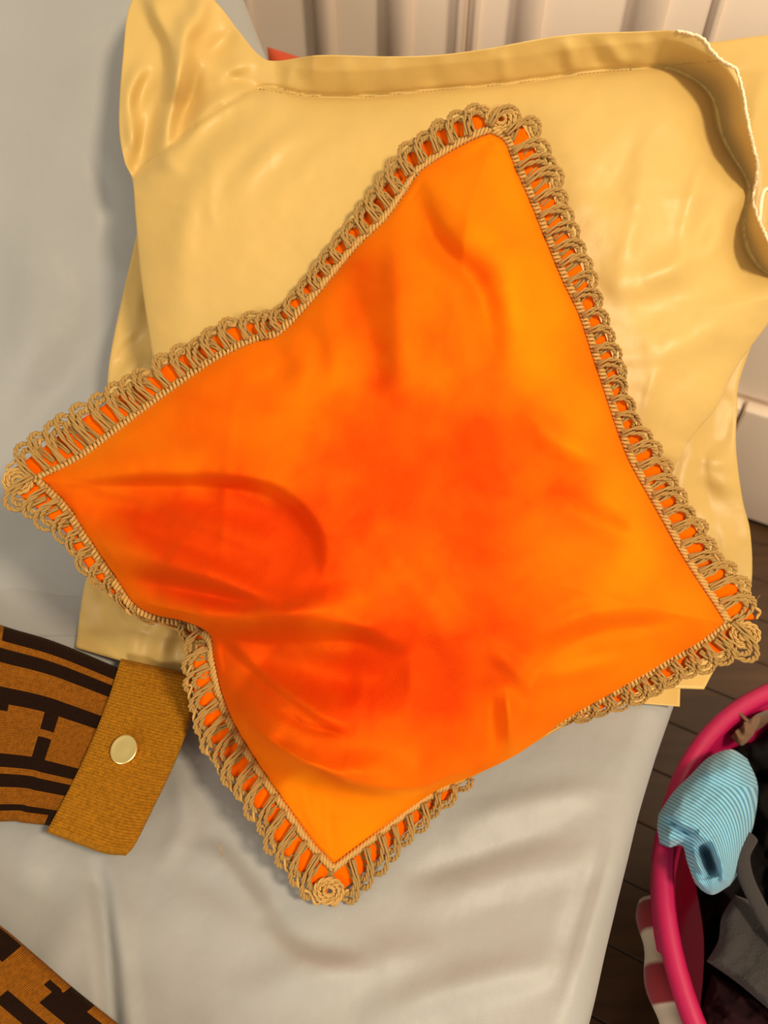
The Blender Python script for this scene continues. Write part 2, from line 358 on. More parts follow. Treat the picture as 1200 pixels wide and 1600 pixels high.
# ------------------------------------------------------------------ bed with its sheet and padded back
bed = empty('bed', (*bedpt(0, .7, 0),), 'low bed made up with a rumpled pale grey sheet under all the pillows', 'bed')
link('mattress', pydata('mattress', *bedbox((-.9, .045, .28), (.645, 1.55, .495), .03)), M['mattress'], bed)
link('bed_frame', pydata('bed_frame', *bedbox((-.92, .06, .10), (.65, 1.57, .278), .01)), M['wood_dark'], bed, False)
for a in (-.84, .58):
    for b in (.12, 1.5): link('leg', pydata('leg', *bedbox((a - .03, b - .03, 0), (a + .03, b + .03, .10), .004)), M['wood_dark'], bed, False)
def sheet():
    na, nb = 420, 300
    a = np.linspace(-.6, .90, na + 1)
    q = np.r_[np.linspace(-.30, 0, 26)[:-1], np.linspace(0, 1.55, nb - 25 + 1)]      # q<0: hanging side, q>=0: over the top
    A, Q = np.meshgrid(a, q, indexing='ij')
    r = .032; b = np.where(Q > 0, Q, 0.); z = np.full(A.shape, BED)
    ang = np.clip(1 - Q / (r * 1.5), 0, 1) * math.pi / 2; arc = Q < r * 1.5
    b = np.where(arc, r - r * np.sin(ang), Q - .5 * r); z = np.where(arc, BED - r + r * np.cos(ang), BED)
    z = np.where(Q < 0, BED - r + Q, z)
    HE = .665; z = np.where(A > HE, np.maximum(z - (A - HE) * 2, .1), z); Ab = np.minimum(A, HE)
    wv = .006 * fbm(A * 5, Q * 2, 11); b = b + wv * np.clip(1 - Q / .15, 0, 1) + np.where(Q < 0, .012 * np.sin(A * 26 + 2 * np.sin(A * 7)) * Q / .3, 0)
    P = bedpt(Ab, b, z); px, py = project(P)
    H = .0028 * fbm(A * 9, Q * 9, 3, 3)
    st = [('r', [(148, 1340), (158, 1400), (164, 1470), (170, 1560), (180, 1680)], 12, -.012), ('r', [(172, 1340), (184, 1400), (192, 1470), (200, 1560), (210, 1680)], 14, .005),
          ('r', [(40, 1400), (70, 1300), (100, 1270)], 25, .004), ('r', [(60, 1560), (110, 1450), (140, 1380)], 30, .004),
          ('r', [(290, 1330), (350, 1350), (420, 1430)], 26, .007), ('r', [(330, 1290), (420, 1400), (470, 1470), (600, 1500)], 20, -.006),
          ('r', [(250, 1400), (400, 1460), (560, 1560)], 40, .006), ('r', [(360, 1560), (500, 1520), (700, 1480)], 30, .006), ('r', [(700, 1300), (800, 1260), (960, 1230)], 22, .005),
          ('r', [(640, 1420), (800, 1370), (960, 1330)], 25, .005), ('r', [(620, 1380), (760, 1330), (900, 1290)], 16, -.004), ('r', [(560, 1600), (720, 1540), (900, 1500)], 28, .006),
          ('r', [(880, 1600), (930, 1450), (985, 1280)], 14, .006), ('r', [(860, 1560), (900, 1440), (950, 1290)], 12, -.005),
          ('r', [(270, 1200), (290, 1280), (250, 1360)], 18, .005)]
    near = (py > 700) & (py < 1900)
    S = sculpt(px, py, st); H = H + np.where(near, S, 0)
    nrm_up = np.clip(Q / .06, 0, 1) * np.clip((HE - A) / .02, 0, 1)
    P[..., 2] += np.clip(H, -.011, .011) * nrm_up
    return link('sheet', sheet_mesh('sheet', P, uv=np.stack([A, Q], -1)), M['sheet'], bed)
sheet()
def backrest():
    """padded grey back, rising from the bed at 45 degrees; its right end slants"""
    y0 = .535; ns, nt = 150, 150; s = np.linspace(0, 1, ns + 1)
    def slope_hit(px, py):
        r = ray(px, py); t = (CAM[2] - (BED - y0)) / (r[1] - r[2]); return CAM + t * r      # on z = BED + (y - y0)
    p0, p1 = slope_hit(385, 0), slope_hit(421, 92); k = (p1[0] - p0[0]) / (p1[1] - p0[1])
    y = y0 - .10 + s * .78; d = y - y0; rr = .10
    rise = np.where(d < -rr, 0, np.where(d > rr, d, (d + rr) ** 2 / (4 * rr)))
    xe = np.minimum(p0[0] + k * (y - p0[1]), .02)
    t = np.linspace(0, 1, nt + 1)
    Xg = -1.0 + (xe[:, None] + 1.0) * t[None]; Yg = np.repeat(y[:, None], nt + 1, 1) + 0 * Xg
    Zg = BED - .006 + np.repeat(rise[:, None], nt + 1, 1)
    px, py = project(np.stack([Xg, Yg, Zg], -1))
    st = [('r', [(-20, 985), (60, 930), (150, 870)], 14, -.006), ('r', [(-20, 760), (60, 650), (130, 560), (170, 420)], 40, -.012), ('r', [(20, 600), (60, 480), (60, 330)], 50, .010),
          ('r', [(60, 300), (120, 180), (170, 60)], 50, .006), ('r', [(160, 245), (172, 215), (190, 195)], 4, .0012), ('r', [(140, 240), (165, 300), (170, 400)], 14, -.006), ('r', [(-10, 880), (60, 840), (110, 800)], 24, .007)]
    H = .003 * fbm(Xg * 7, Yg * 7, 21) + sculpt(px, py, st)
    up = np.clip(rise / .05, 0, 1)[:, None]; edge = np.clip((1 - t) / .05, 0, 1)[None]
    Pf = np.stack([Xg, Yg - .7 * H * up, Zg + .7 * H * up], -1)
    pad = (1 - edge) ** 2 * .03; Pf[..., 1] += .7 * pad * up; Pf[..., 2] -= .7 * pad * up
    Pb = Pf.copy(); th = .055 * np.clip(rise / .09, 0.0, 1)[:, None]; Pb[..., 1] += .7 * th; Pb[..., 2] -= .7 * th
    Pb[..., 2] = np.maximum(Pb[..., 2], BED + .001)
    return link('backrest', sheet_mesh('backrest', Pf, Pb), M['sheet'], bed)
backrest()

# ------------------------------------------------------------------ gold shams
def rear_sham():
    top = [(262, 150), (500, 110), (900, 85), (1110, 66), (1200, 55), (1290, 58)]; right = [(1290, 58), (1262, 250), (1215, 430), (1158, 585), (1152, 640), (1150, 700), (1160, 780), (1172, 830), (1175, 900), (1165, 960), (1148, 1000), (1120, 1040), (1100, 1077)]
    left = [(262, 150), (215, 360), (192, 460), (172, 560), (165, 640), (146, 850), (130, 925), (118, 1012)]; bottom = [(118, 1012), (200, 1035), (290, 1052), (600, 1078), (900, 1076), (1000, 1074), (1100, 1077)]
    px, py, out = coons(top, right, bottom, left, 170, 170)
    d, _, _ = seg_dist(px, py, out[::3]); q = np.clip((d - 55) / 260, 0, 1)
    H = .016 * np.sqrt(1 - (1 - q) ** 2) + .0016 * fbm(px / 60, py / 60, 5)
    st = [('r', [(1060, 820), (1070, 740), (1095, 680)], 8, .006), ('r', [(1085, 712), (1120, 722), (1150, 724)], 6, .006), ('f', [(1150, 765), (1120, 760), (1088, 738)], 6, 30, .007),
          ('r', [(1120, 900), (1130, 850), (1110, 800)], 14, .004), ('r', [(1125, 700), (1130, 650), (1145, 610)], 16, -.005),
          ('r', [(180, 1020), (190, 980), (160, 930)], 9, .005), ('r', [(205, 1035), (215, 985), (250, 955)], 9, .006), ('r', [(250, 1045), (255, 1000), (285, 965)], 9, .006), ('r', [(285, 1045), (300, 1010), (320, 985)], 8, .006), ('r', [(150, 1000), (165, 950), (155, 900)], 8, -.004),
          ('r', [(185, 620), (205, 575), (238, 560)], 8, .007), ('r', [(180, 580), (205, 545), (225, 520)], 9, -.006), ('r', [(200, 640), (215, 600), (232, 590)], 6, .006), ('r', [(205, 540), (212, 480), (220, 430)], 8, .005),
          ('r', [(1185, 420), (1195, 330), (1210, 200)], 20, .008), ('r', [(1165, 300), (1180, 200), (1200, 110)], 18, .006)]
    lowleft = np.exp(-((px - 262) / 85) ** 2 - ((py - 985) / 62) ** 2)
    H += (1.6 + 1.5 * lowleft) * blur(sculpt(px, py, st), 3) + .042 * lowleft
    D = np.minimum(.838, bed_depth(px, py, .006)) - np.clip(H, -.004, None)
    Db = np.minimum(D + .004 + .016 * q, bed_depth(px, py, .003)); Db = np.maximum(Db, D + .0015)
    o = empty('gold_pillow', at_depth(650, 1000, np.float64(.79)), 'gold satin flanged pillow pushed behind the other one, only its crumpled edges showing', 'pillow')
    link('pillow_body', sheet_mesh('pillow_body', at_depth(px, py, D), at_depth(px, py, Db)), M['gold'], o)
    # the second layer of its flange shows below the first one at the lower right
    top = [(880, 1062), (960, 1068), (1063, 1072)]; bot = [(870, 1090), (960, 1092), (1000, 1099), (1062, 1104)]
    px, py, _ = coons(top, [top[-1], bot[-1]], bot, [top[0], bot[0]], 40, 12)
    D = bed_depth(px, py, .006 + .0015 * np.sin(px / 17)); link('flange', sheet_mesh('flange', at_depth(px, py, D), at_depth(px, py, D + .002)), M['gold'], o)
    hem = smooth_line([(1186, 350), (1190, 310), (1196, 296), (1206, 300), (1216, 330)], 26); hd = np.full(26, .775)
    V, Fc = tube_data(at_depth(hem[:, 0], hem[:, 1], hd), .0022, 6)
    hp = [(V, Fc)]
    link('frayed_hem', pydata('frayed_hem', *join(hp)), M['hem'], o)
rear_sham()

HEM = [(1058, 48), (1078, 52), (1098, 60), (1112, 78), (1130, 96), (1150, 108), (1160, 140), (1167, 180), (1175, 220), (1183, 255), (1181, 285), (1177, 312), (1184, 338), (1196, 366), (1210, 395)]
def front_sham():
    top = [(262, -72), (335, 0), (372, 47), (405, 86), (432, 95), (500, 86), (600, 88), (680, 86), (760, 76), (830, 63), (900, 53), (1000, 49), (1058, 48), (1098, 60)]
    right = HEM[2:] + [(1226, 440), (1210, 490), (1152, 572), (1120, 635), (1080, 685), (1045, 745)]
    left = [(262, -72), (206, 0), (192, 90), (186, 190), (194, 250), (207, 282), (212, 340), (221, 440), (244, 590), (262, 690), (300, 800), (350, 890)]
    bottom = [(350, 890), (520, 930), (760, 880), (930, 800), (1045, 745)]
    px, py, out = coons(top, right, bottom, left, 300, 260)
    seam = [(196, 300), (222, 262), (262, 232), (330, 178), (412, 137), (470, 148), (560, 151), (680, 141), (800, 130), (900, 116), (1000, 107), (1052, 110), (1108, 146), (1128, 214), (1164, 276), (1170, 300), (1161, 360), (1183, 415), (1236, 455), (1215, 497), (1157, 576), (1125, 640), (1084, 692), (1050, 752), (760, 890), (520, 940), (345, 900), (255, 690), (236, 592), (212, 440), (202, 340)]
    seam_s = smooth_line(seam, 220, True)
    d, _, _ = seg_dist(px, py, seam_s); ins = inside(px, py, seam_s); do = np.where(ins, 0, d); di = np.where(ins, d, 0)
    H = .045 * np.sqrt(1 - (1 - np.clip(di / 210, 0, 1)) ** 2) + .0014 * fbm(px / 70, py / 70, 31)
    # flange: flat along the top, standing up and curling at the right, pinched into an ear at the left
    curl = np.clip((px - 1010) / 130, 0, 1) ** 1.3 * np.clip((520 - py) / 120, 0, 1)
    H += curl * (np.clip(do / 45, 0, 1) ** .8 * .062 - .022 * np.exp(-(d / 26) ** 2))
    H += (.006 * np.clip(do / 40, 0, 1) + .036 * np.clip(do / 70, 0, 1) * np.clip((px - 430) / 60, 0, 1)) * (1 - curl)
    st = [('r', [(787, 78), (788, 105), (790, 132)], 5, .006), ('r', [(885, 60), (893, 90), (897, 118)], 9, .006), ('r', [(950, 60), (965, 88), (975, 106)], 8, .005), ('r', [(920, 58), (930, 85), (940, 112)], 8, -.004),
          ('r', [(1000, 55), (1004, 80), (985, 105)], 14, .004), ('r', [(680, 90), (676, 115), (672, 140)], 9, -.003), ('r', [(610, 90), (608, 120), (606, 150)], 12, .003), ('r', [(455, 95), (452, 120), (450, 145)], 5, .005), ('r', [(540, 90), (545, 120), (545, 150)], 10, .003),
          # ear folds
          ('f', [(262, 160), (266, 120), (262, 70), (240, 30), (225, -20)], 5, 45, .016), ('r', [(195, 170), (215, 120), (250, 95)], 10, .008), ('r', [(205, 200), (230, 120), (255, 82)], 14, -.006),
          ('r', [(250, 275), (262, 200), (282, 110), (290, 20)], 13, .014), ('r', [(270, 250), (290, 180), (310, 100)], 16, -.010), ('r', [(262, 270), (295, 200), (345, 160), (405, 138)], 16, .016),
          ('r', [(210, 300), (218, 240), (240, 180), (262, 150)], 10, -.009), ('r', [(320, 95), (345, 70), (368, 50)], 14, -.006), ('r', [(335, 130), (365, 105), (395, 95)], 10, .005), ('r', [(290, 60), (310, 20), (318, -20)], 16, .008),
          ('r', [(215, 260), (205, 200), (200, 140)], 8, .006), ('r', [(340, 110), (380, 130), (420, 140)], 8, -.004),
          # soft creases on the face
          ('r', [(280, 500), (290, 380), (330, 280), (420, 200)], 30, .006), ('r', [(300, 420), (330, 300), (440, 190)], 14, -.003), ('r', [(325, 350), (332, 290), (345, 270)], 8, .003),
          ('r', [(500, 190), (420, 240), (360, 320)], 14, .003), ('r', [(560, 200), (480, 260), (420, 330)], 14, .002), 
          ('r', [(1010, 190), (985, 240), (930, 330)], 24, -.005), ('r', [(1125, 205), (1085, 300), (1060, 420)], 12, .006), ('r', [(1160, 270), (1110, 330), (1080, 430)], 14, -.005), ('r', [(1150, 330), (1090, 400), (1000, 430)], 18, .006),
          ('r', [(1190, 430), (1080, 460), (980, 480)], 30, -.006), ('r', [(1010, 200), (990, 350), (960, 470)], 14, .003), ('r', [(940, 450), (1010, 440), (1090, 420)], 26, .004), ('r', [(1000, 560), (1060, 540), (1150, 500)], 26, .006), ('r', [(1010, 680), (1015, 620), (1030, 570)], 9, .004),
          ]
    m_ = 1 / (1 + np.exp((px - 430) / 25.)) / (1 + np.exp((py - 320) / 25.)); H += blur(sculpt(px, py, st) * (1.15 + .6 * m_), 8)
    H -= .0030 * np.exp(-(d / 4.5) ** 2) * (px > 400) * (py < 520)                         # the stitched groove
    D = .782 - H
    D = np.where(py > 700, np.minimum(D, bed_depth(px, py, .02)), D)
    th = .003 + .028 * np.sqrt(np.clip(di / 160, 0, 1)); Db = np.minimum(np.maximum(D + .002, np.minimum(D + .002 + th * 3, .803)), .806)
    o = empty('gold_pillow', at_depth(650, 900, np.float64(.78)), 'plump gold satin pillow with a wide stitched flange, directly behind the orange cushion', 'pillow')
    link('pillow_body', sheet_mesh('pillow_body', at_depth(px, py, D), at_depth(px, py, Db)), M['gold'], o)
    # where the stitching runs: sample depth from the grid
    pts = np.stack([px.ravel(), py.ravel()], 1); dep = D.ravel()
    def near_depth(q): return np.array([dep[np.argmin(((pts - x) ** 2).sum(1))] for x in q])
    line = smooth_line([(405, 139), (470, 148), (560, 151), (680, 141), (800, 130), (900, 116), (1000, 107), (1070, 100), (1135, 94)], 460)
    ld = near_depth(line); P = at_depth(line[:, 0], line[:, 1], ld - .0006); parts = []
    for i in range(0, 456, 4): parts.append(tube_data(P[i:i + 3], .00045, 4))
    tag(link('stitching', pydata('stitching', *join(parts)), M['thread'], o), kind='stuff')
    hl = smooth_line(HEM, 150); P = at_depth(hl[:, 0], hl[:, 1], near_depth(hl) - .0006)
    P = P + RNG.normal(0, .0003, P.shape)
    parts = [tube_data(P, .0011 + .0005 * RNG.random(150), 6)]
    for _ in range(60):
        i = int(RNG.integers(30, 148)); v = RT * RNG.normal(.5, .8) + UP * RNG.normal(0, .6) - FW * RNG.normal(.3, .5); v /= np.linalg.norm(v); l = RNG.uniform(.001, .0042)
        parts.append(tube_data(np.array([P[i], P[i] + v * l * .6, P[i] + v * l + UP * RNG.normal(0, .0008)]), .00018, 3))
    tag(link('frayed_hem', pydata('frayed_hem', *join(parts)), M['hem'], o), 'pale frayed edge of the flange')
front_sham()

# a third cushion stands behind, only its corner shows above the gold flange
def hidden_cushion():
    top = [(417, 73), (520, 104), (650, 130), (780, 125)]; right = [(780, 125), (770, 300), (775, 470), (770, 600)]; bottom = [(440, 610), (600, 615), (770, 600)]; left = [(417, 73), (430, 200), (428, 420), (440, 610)]
    px, py, out = coons(top, right, bottom, left, 40, 40); d, _, _ = seg_dist(px, py, out[::2]); q = np.sqrt(1 - (1 - np.clip(d / 120, 0, 1)) ** 2)
    D = 1.062 - .025 * q; o = empty('red_cushion', at_depth(600, 600, np.float64(1.06)), 'red-orange cushion behind the gold pillows, only a small corner showing', 'cushion')
    D = np.minimum(D, bed_depth(px, py, .006)); Db = np.minimum(1.064 + .03 * q, np.maximum(bed_depth(px, py, .003), D + .001))
    link('cushion_body', sheet_mesh('cushion_body', at_depth(px, py, D), at_depth(px, py, Db)), M['red'], o)
hidden_cushion()

# ------------------------------------------------------------------ the orange velvet cushion and its braided trim
CD = dict(tl=.705, tr=.715, br=.705, bl=.660)       # depth of the seam at top, right, bottom and left corners (set below per corner)
TOPC, RIGHTC, BOTC, LEFTC = .712, .708, .661, .706
IN_TR = [(767, 207), (790, 222), (806, 262), (826, 308), (843, 350), (860, 392), (880, 440), (905, 492), (924, 550), (944, 610), (963, 668), (982, 718), (1008, 766), (1034, 812), (1062, 862), (1090, 906), (1114, 942), (1133, 972)]
IN_RB = [(1133, 972), (1092, 1003), (1050, 1026), (1000, 1056), (950, 1082), (885, 1116), (820, 1152), (740, 1206), (690, 1228), (640, 1262), (580, 1308), (522, 1352)]
IN_LB = [(62, 748), (92, 776), (112, 800), (128, 826), (150, 858), (180, 902), (208, 942), (240, 960), (292, 972), (328, 992), (334, 1030), (346, 1082), (366, 1132), (396, 1182), (422, 1222), (458, 1274), (490, 1318), (522, 1352)]
IN_LT = [(62, 748), (130, 714), (200, 662), (270, 610), (340, 562), (398, 534), (436, 524), (478, 482), (520, 432), (560, 384), (602, 344), (636, 296), (656, 268), (704, 236), (742, 216), (767, 207)]
OU_TR = [(792, 164), (822, 188), (846, 232), (868, 290), (886, 340), (910, 396), (938, 478), (964, 555), (990, 640), (1022, 690), (1060, 760), (1096, 822), (1132, 872), (1168, 922), (1192, 966)]
OU_RB = [(1188, 1006), (1150, 1018), (1108, 1030), (1060, 1056), (1000, 1085), (950, 1108), (885, 1130), (820, 1164), (760, 1200), (720, 1222), (690, 1262), (640, 1302), (600, 1342), (555, 1386), (516, 1422)]
OU_LB = [(6, 762), (30, 786), (60, 806), (94, 832), (110, 860), (136, 896), (168, 926), (204, 960), (238, 968), (280, 985), (306, 1010), (292, 1052), (298, 1102), (316, 1162), (346, 1212), (392, 1272), (440, 1350), (480, 1400), (506, 1418)]
OU_LT = [(4, 734), (50, 698), (100, 658), (160, 622), (230, 578), (290, 543), (350, 508), (404, 496), (430, 484), (470, 446), (510, 396), (546, 350), (580, 306), (618, 256), (642, 222), (682, 196), (732, 172), (768, 164)]
def seam_depth(px, py):
    """a gently bent plane through the four corners"""
    u, v = (px - 600) / 600, (py - 800) / 600
    A = []
    for (x, y), dd in (((767, 185), TOPC), ((1165, 985), RIGHTC), ((520, 1390), BOTC), ((30, 745), LEFTC)):
        a, b = (x - 600) / 600, (y - 800) / 600; A.append((1, a, b, a * b, dd))
    A = np.array(A); c = np.linalg.solve(A[:, :4], A[:, 4]); return c[0] + c[1] * u + c[2] * v + c[3] * u * v + .045 * np.exp(-((px - 310) / 130) ** 2 - ((py - 1120) / 120) ** 2)
def cushion():
    o = empty('orange_cushion', at_depth(520, 1390, np.float64(.665)), 'orange velvet cushion edged with braided gold cord, leaning on the gold pillow', 'cushion')
    # silhouette of the stuffed body: it swells past the seam at the lower right
    lt = IN_LT; rb = [(1133, 972), (1092, 1005), (1050, 1029), (1000, 1059), (950, 1088), (885, 1124), (845, 1154), (795, 1186), (730, 1216), (690, 1232), (640, 1264), (580, 1309), (522, 1352)]
    px, py, out = coons(IN_LT, IN_TR[:], rb[::-1], IN_LB, 10, 10) if False else coons(lt, IN_TR, IN_RB and rb[::-1], IN_LB, 300, 300)
    d, _, _ = seg_dist(px, py, out[::2]); q = np.clip(d / 250, 0, 1)
    H = .070 * np.sqrt(1 - (1 - q) ** 2) ** 1.15
    # the corner flap at the bottom is nearly empty of stuffing, and so is the left one
    c = np.hypot(px - 515, py - 1330); H *= 1 - .85 * np.exp(-(c / 110) ** 4)
    c = np.hypot(px - 60, py - 760); H *= 1 - .5 * np.exp(-(c / 120) ** 2)
    c = np.hypot(px - 775, py - 215); H *= 1 - .5 * np.exp(-(c / 100) ** 2)
    st = [('f', [(505, 905), (494, 830), (432, 768), (340, 751), (220, 752), (110, 757)], 9, 60, .016),
          ('r', [(80, 742), (180, 722), (300, 712), (400, 730)], 22, .006),
          ('f', [(520, 962), (450, 958), (340, 922), (250, 900), (175, 885), (130, 850)], 12, 60, .011),
          ('r', [(150, 838), (240, 872), (350, 905), (440, 950)], 18, .008), ('r', [(110, 780), (220, 800), (340, 850), (420, 880)], 14, -.006),
          ('f', [(640, 1020), (540, 985), (440, 985), (332, 980), (240, 966)], 9, 80, .024),
          ('f', [(548, 1152), (480, 1122), (420, 1082), (378, 1040), (340, 985)], 8, 60, .012),
          ('r', [(345, 1055), (400, 1110), (470, 1150), (540, 1170)], 20, .008),
          ('f', [(740, 1214), (650, 1240), (560, 1236), (500, 1214), (450, 1190), (350, 1108)], 7, 90, .030),
          ('r', [(352, 1118), (400, 1170), (450, 1200)], 12, .008), ('r', [(470, 1210), (480, 1260), (500, 1310)], 8, .004), ('r', [(510, 1230), (512, 1290), (520, 1340)], 10, .004),
          ('r', [(440, 1170), (530, 1200), (620, 1195)], 20, .008),
          # upper half
          ('r', [(650, 272), (658, 330), (690, 390), (740, 440), (762, 500), (770, 580)], 22, -.013), ('r', [(535, 430), (558, 480), (585, 560), (590, 620)], 22, -.009), ('r', [(620, 350), (622, 470), (632, 600)], 22, .009),
          ('r', [(700, 260), (740, 330), (800, 420), (820, 560)], 34, .010), ('r', [(760, 210), (752, 235), (730, 245)], 7, -.004), ('r', [(500, 470), (520, 540), (520, 600)], 18, .006),
          ('r', [(440, 530), (470, 560), (450, 600)], 20, .010), ('r', [(380, 545), (362, 660), (350, 800), (346, 900)], 4, .0022), ('r', [(480, 560), (430, 590), (380, 610)], 18, -.006),
          # right and lower right
          ('r', [(820, 620), (850, 670), (900, 700), (970, 720)], 24, .008), ('r', [(860, 760), (900, 800), (1000, 850)], 22, -.006), ('r', [(880, 640), (960, 760), (1060, 900)], 40, .007),
          ('r', [(760, 1010), (800, 1040), (840, 1090)], 14, .006), ('r', [(790, 1080), (800, 1140), (800, 1185)], 16, .009), ('r', [(760, 1060), (768, 1130), (760, 1190)], 14, -.007), ('r', [(840, 1000), (920, 960), (1040, 950)], 16, .005), ('r', [(850, 1030), (930, 990), (1060, 970)], 10, -.005), ('r', [(850, 1060), (900, 1050), (980, 1030)], 14, .005),
          ('r', [(560, 800), (620, 880), (680, 960), (720, 1060)], 30, .006), ('r', [(335, 1000), (430, 1030), (540, 1060), (640, 1060)], 42, -.020), ('r', [(120, 775), (300, 780), (430, 810), (480, 890)], 34, -.012), ('r', [(205, 945), (320, 962), (430, 962), (560, 940)], 24, .014), ('r', [(360, 1115), (440, 1180), (540, 1215), (660, 1215)], 20, .008)]
    crisp = [('r', [(420, 1224), (450, 1207), (484, 1206), (545, 1236), (610, 1246), (660, 1242)], 6, -.008), ('r', [(424, 1208), (452, 1194), (486, 1196), (550, 1224), (612, 1234), (670, 1228)], 7, .006), ('r', [(95, 760), (220, 757), (340, 757), (430, 773), (488, 822)], 9, -.007), ('r', [(150, 800), (230, 828), (330, 868), (410, 905)], 10, -.006), ('r', [(190, 895), (270, 915), (380, 938), (480, 945)], 10, -.007),
             ('r', [(330, 984), (385, 1042), (440, 1090), (500, 1130), (545, 1150)], 8, -.010), ('r', [(330, 982), (420, 1000), (530, 1000), (620, 990)], 12, -.008), ('r', [(440, 1108), (480, 1135), (535, 1148)], 6, -.006), ('r', [(350, 1105), (410, 1150), (470, 1185), (550, 1215)], 8, .007),
             ('r', [(652, 275), (662, 335), (690, 385), (735, 430)], 16, -.003), ('r', [(755, 218), (770, 232), (785, 240)], 5, -.004), ('r', [(848, 1045), (830, 1080), (820, 1130)], 7, .004), ('r', [(790, 1070), (796, 1120), (798, 1180)], 5, .004)]
    H += blur(sculpt(px, py, st) * np.where(py > 640, 1.7, 1.3), 9) * np.clip(d / 14, 0, 1)
    H += blur(sculpt(px, py, crisp), 2) * np.clip(d / 14, 0, 1) + .0009 * fbm(px / 45, py / 45, 41) * np.clip(d / 20, 0, 1)
    D0 = seam_depth(px, py)
    D = D0 - np.clip(H, -.004, None); D = np.minimum(D, bed_depth(px, py, .006))
    Db = D0 + .014 * np.sqrt(1 - (1 - np.clip(d / 160, 0, 1)) ** 2); Db = np.maximum(np.minimum(Db, bed_depth(px, py, .004)), D + .001)
    # tone map: brushed pile, painted fold shade and ridge light; leans the normals too
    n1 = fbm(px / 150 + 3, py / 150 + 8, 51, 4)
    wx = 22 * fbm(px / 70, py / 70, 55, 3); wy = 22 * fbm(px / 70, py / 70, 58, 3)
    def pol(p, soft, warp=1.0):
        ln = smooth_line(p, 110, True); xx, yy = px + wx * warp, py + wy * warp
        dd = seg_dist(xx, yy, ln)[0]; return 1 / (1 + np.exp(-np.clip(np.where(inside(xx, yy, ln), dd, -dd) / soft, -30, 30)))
    # deep red: brushed pile and painted fold shade; light orange: raised pile and painted highlights
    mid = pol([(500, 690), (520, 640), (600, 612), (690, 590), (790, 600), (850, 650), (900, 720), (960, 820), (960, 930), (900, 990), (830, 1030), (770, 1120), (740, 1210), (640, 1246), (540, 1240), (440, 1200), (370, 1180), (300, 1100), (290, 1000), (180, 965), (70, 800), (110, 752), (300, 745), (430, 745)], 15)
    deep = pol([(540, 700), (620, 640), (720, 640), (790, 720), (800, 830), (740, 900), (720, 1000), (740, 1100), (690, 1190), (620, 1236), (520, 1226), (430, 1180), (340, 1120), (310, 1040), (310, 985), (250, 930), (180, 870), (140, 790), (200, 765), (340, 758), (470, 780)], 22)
    core = .5 * pol([(190, 800), (340, 770), (450, 790), (490, 870), (430, 915), (320, 880)], 16) + .5 * pol([(180, 900), (300, 922), (420, 940), (420, 952), (300, 940), (200, 918)], 6, .4) + pol([(325, 985), (350, 980), (470, 1000), (620, 960), (650, 1030), (620, 1110), (540, 1150), (440, 1110), (365, 1050)], 14, .6)  # shade of the fold hollows, painted deeper red
    small = .55 * pol([(648, 285), (690, 370), (762, 440), (778, 560), (742, 590), (700, 490), (664, 420), (636, 340)], 12) + .5 * pol([(520, 430), (560, 440), (600, 590), (575, 600), (545, 520)], 10) + .35 * pol([(470, 560), (400, 560), (300, 640), (360, 640), (470, 600)], 10)  # shade of the upper creases, painted as darker patches
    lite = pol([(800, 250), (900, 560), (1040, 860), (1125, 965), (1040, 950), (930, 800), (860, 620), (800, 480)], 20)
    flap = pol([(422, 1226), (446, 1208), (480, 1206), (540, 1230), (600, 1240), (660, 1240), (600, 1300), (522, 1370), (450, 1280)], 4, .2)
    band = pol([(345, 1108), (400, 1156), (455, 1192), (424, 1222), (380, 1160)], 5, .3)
    ridge = pol([(215, 938), (330, 950), (430, 955), (560, 935), (560, 955), (430, 974), (330, 970)], 7, .3) + .8 * pol([(140, 832), (250, 868), (380, 900), (380, 915), (250, 890), (150, 850)], 7, .3)  # highlights painted along the fold ridges
    nap_shade = .60 + .22 * ridge - .28 * mid - .22 * deep - .14 * core - .45 * small + .34 * lite + .24 * n1
    nap_shade = nap_shade * (1 - flap) + flap * (.86 + .2 * n1); nap_shade = np.clip(nap_shade * (1 - band) + .55 * band, 0, 1)
    amt = .5 * (nap_shade - .5); dirv = RT * .62 + UP * .60; dirv /= np.linalg.norm(dirv)
    link('velvet_cover', sheet_mesh('velvet_cover', at_depth(px, py, D), at_depth(px, py, Db), attrs={'nap_shade': nap_shade, 'pile': amt[..., None] * dirv}), M['velvet'], o)  # 'pile' leans the normals by the tone map, painted fold shade included
    # ---- trim
    tr = bpy.data.objects.new('trim', None); COL.objects.link(tr); tr.parent = o; tr.location = (0, 0, 0)
    tag(tr, 'braided gold cord trim worked over an orange ribbon')
    sc = .705 / FPX
    def motif(seed):
        """one cord loop: local x along the edge (0..1 = one repeat), y outwards (0 inner, 1 outer), z towards the eye; in units of 27 px"""
        rg = np.random.default_rng(seed); parts = []
        n = 26; t = np.linspace(0, 1, n)
        for k_, off in enumerate((-.11, .11)):
            a = math.pi * t
            ca = np.cos(a); x = .5 - (.68 + off * .7) * ca * (1 - .12 * np.sin(a)) + rg.normal(0, .02) + .04 * np.sin(a * 2)
            y = .12 + (1.34 + off * 1.3) * np.sin(a) ** .48 + rg.normal(0, .04)
            z = .14 + .16 * np.cos(a) + .05 * k_
            c = np.stack([x, y, z], 1)
            tg = np.gradient(c, axis=0); tg /= np.linalg.norm(tg, axis=1)[:, None]; nn = np.cross(tg, [0, 0, 1]); nn /= np.linalg.norm(nn, axis=1)[:, None] + 1e-9
            for s_ in (0, math.pi):
                ph = t * 24 + s_ + rg.uniform(0, 1); h = c + .064 * (np.cos(ph)[:, None] * nn + np.sin(ph)[:, None] * np.array([0, 0, 1]))
                parts.append(tube_data(h, .074, 5))
        return parts
    ms = []
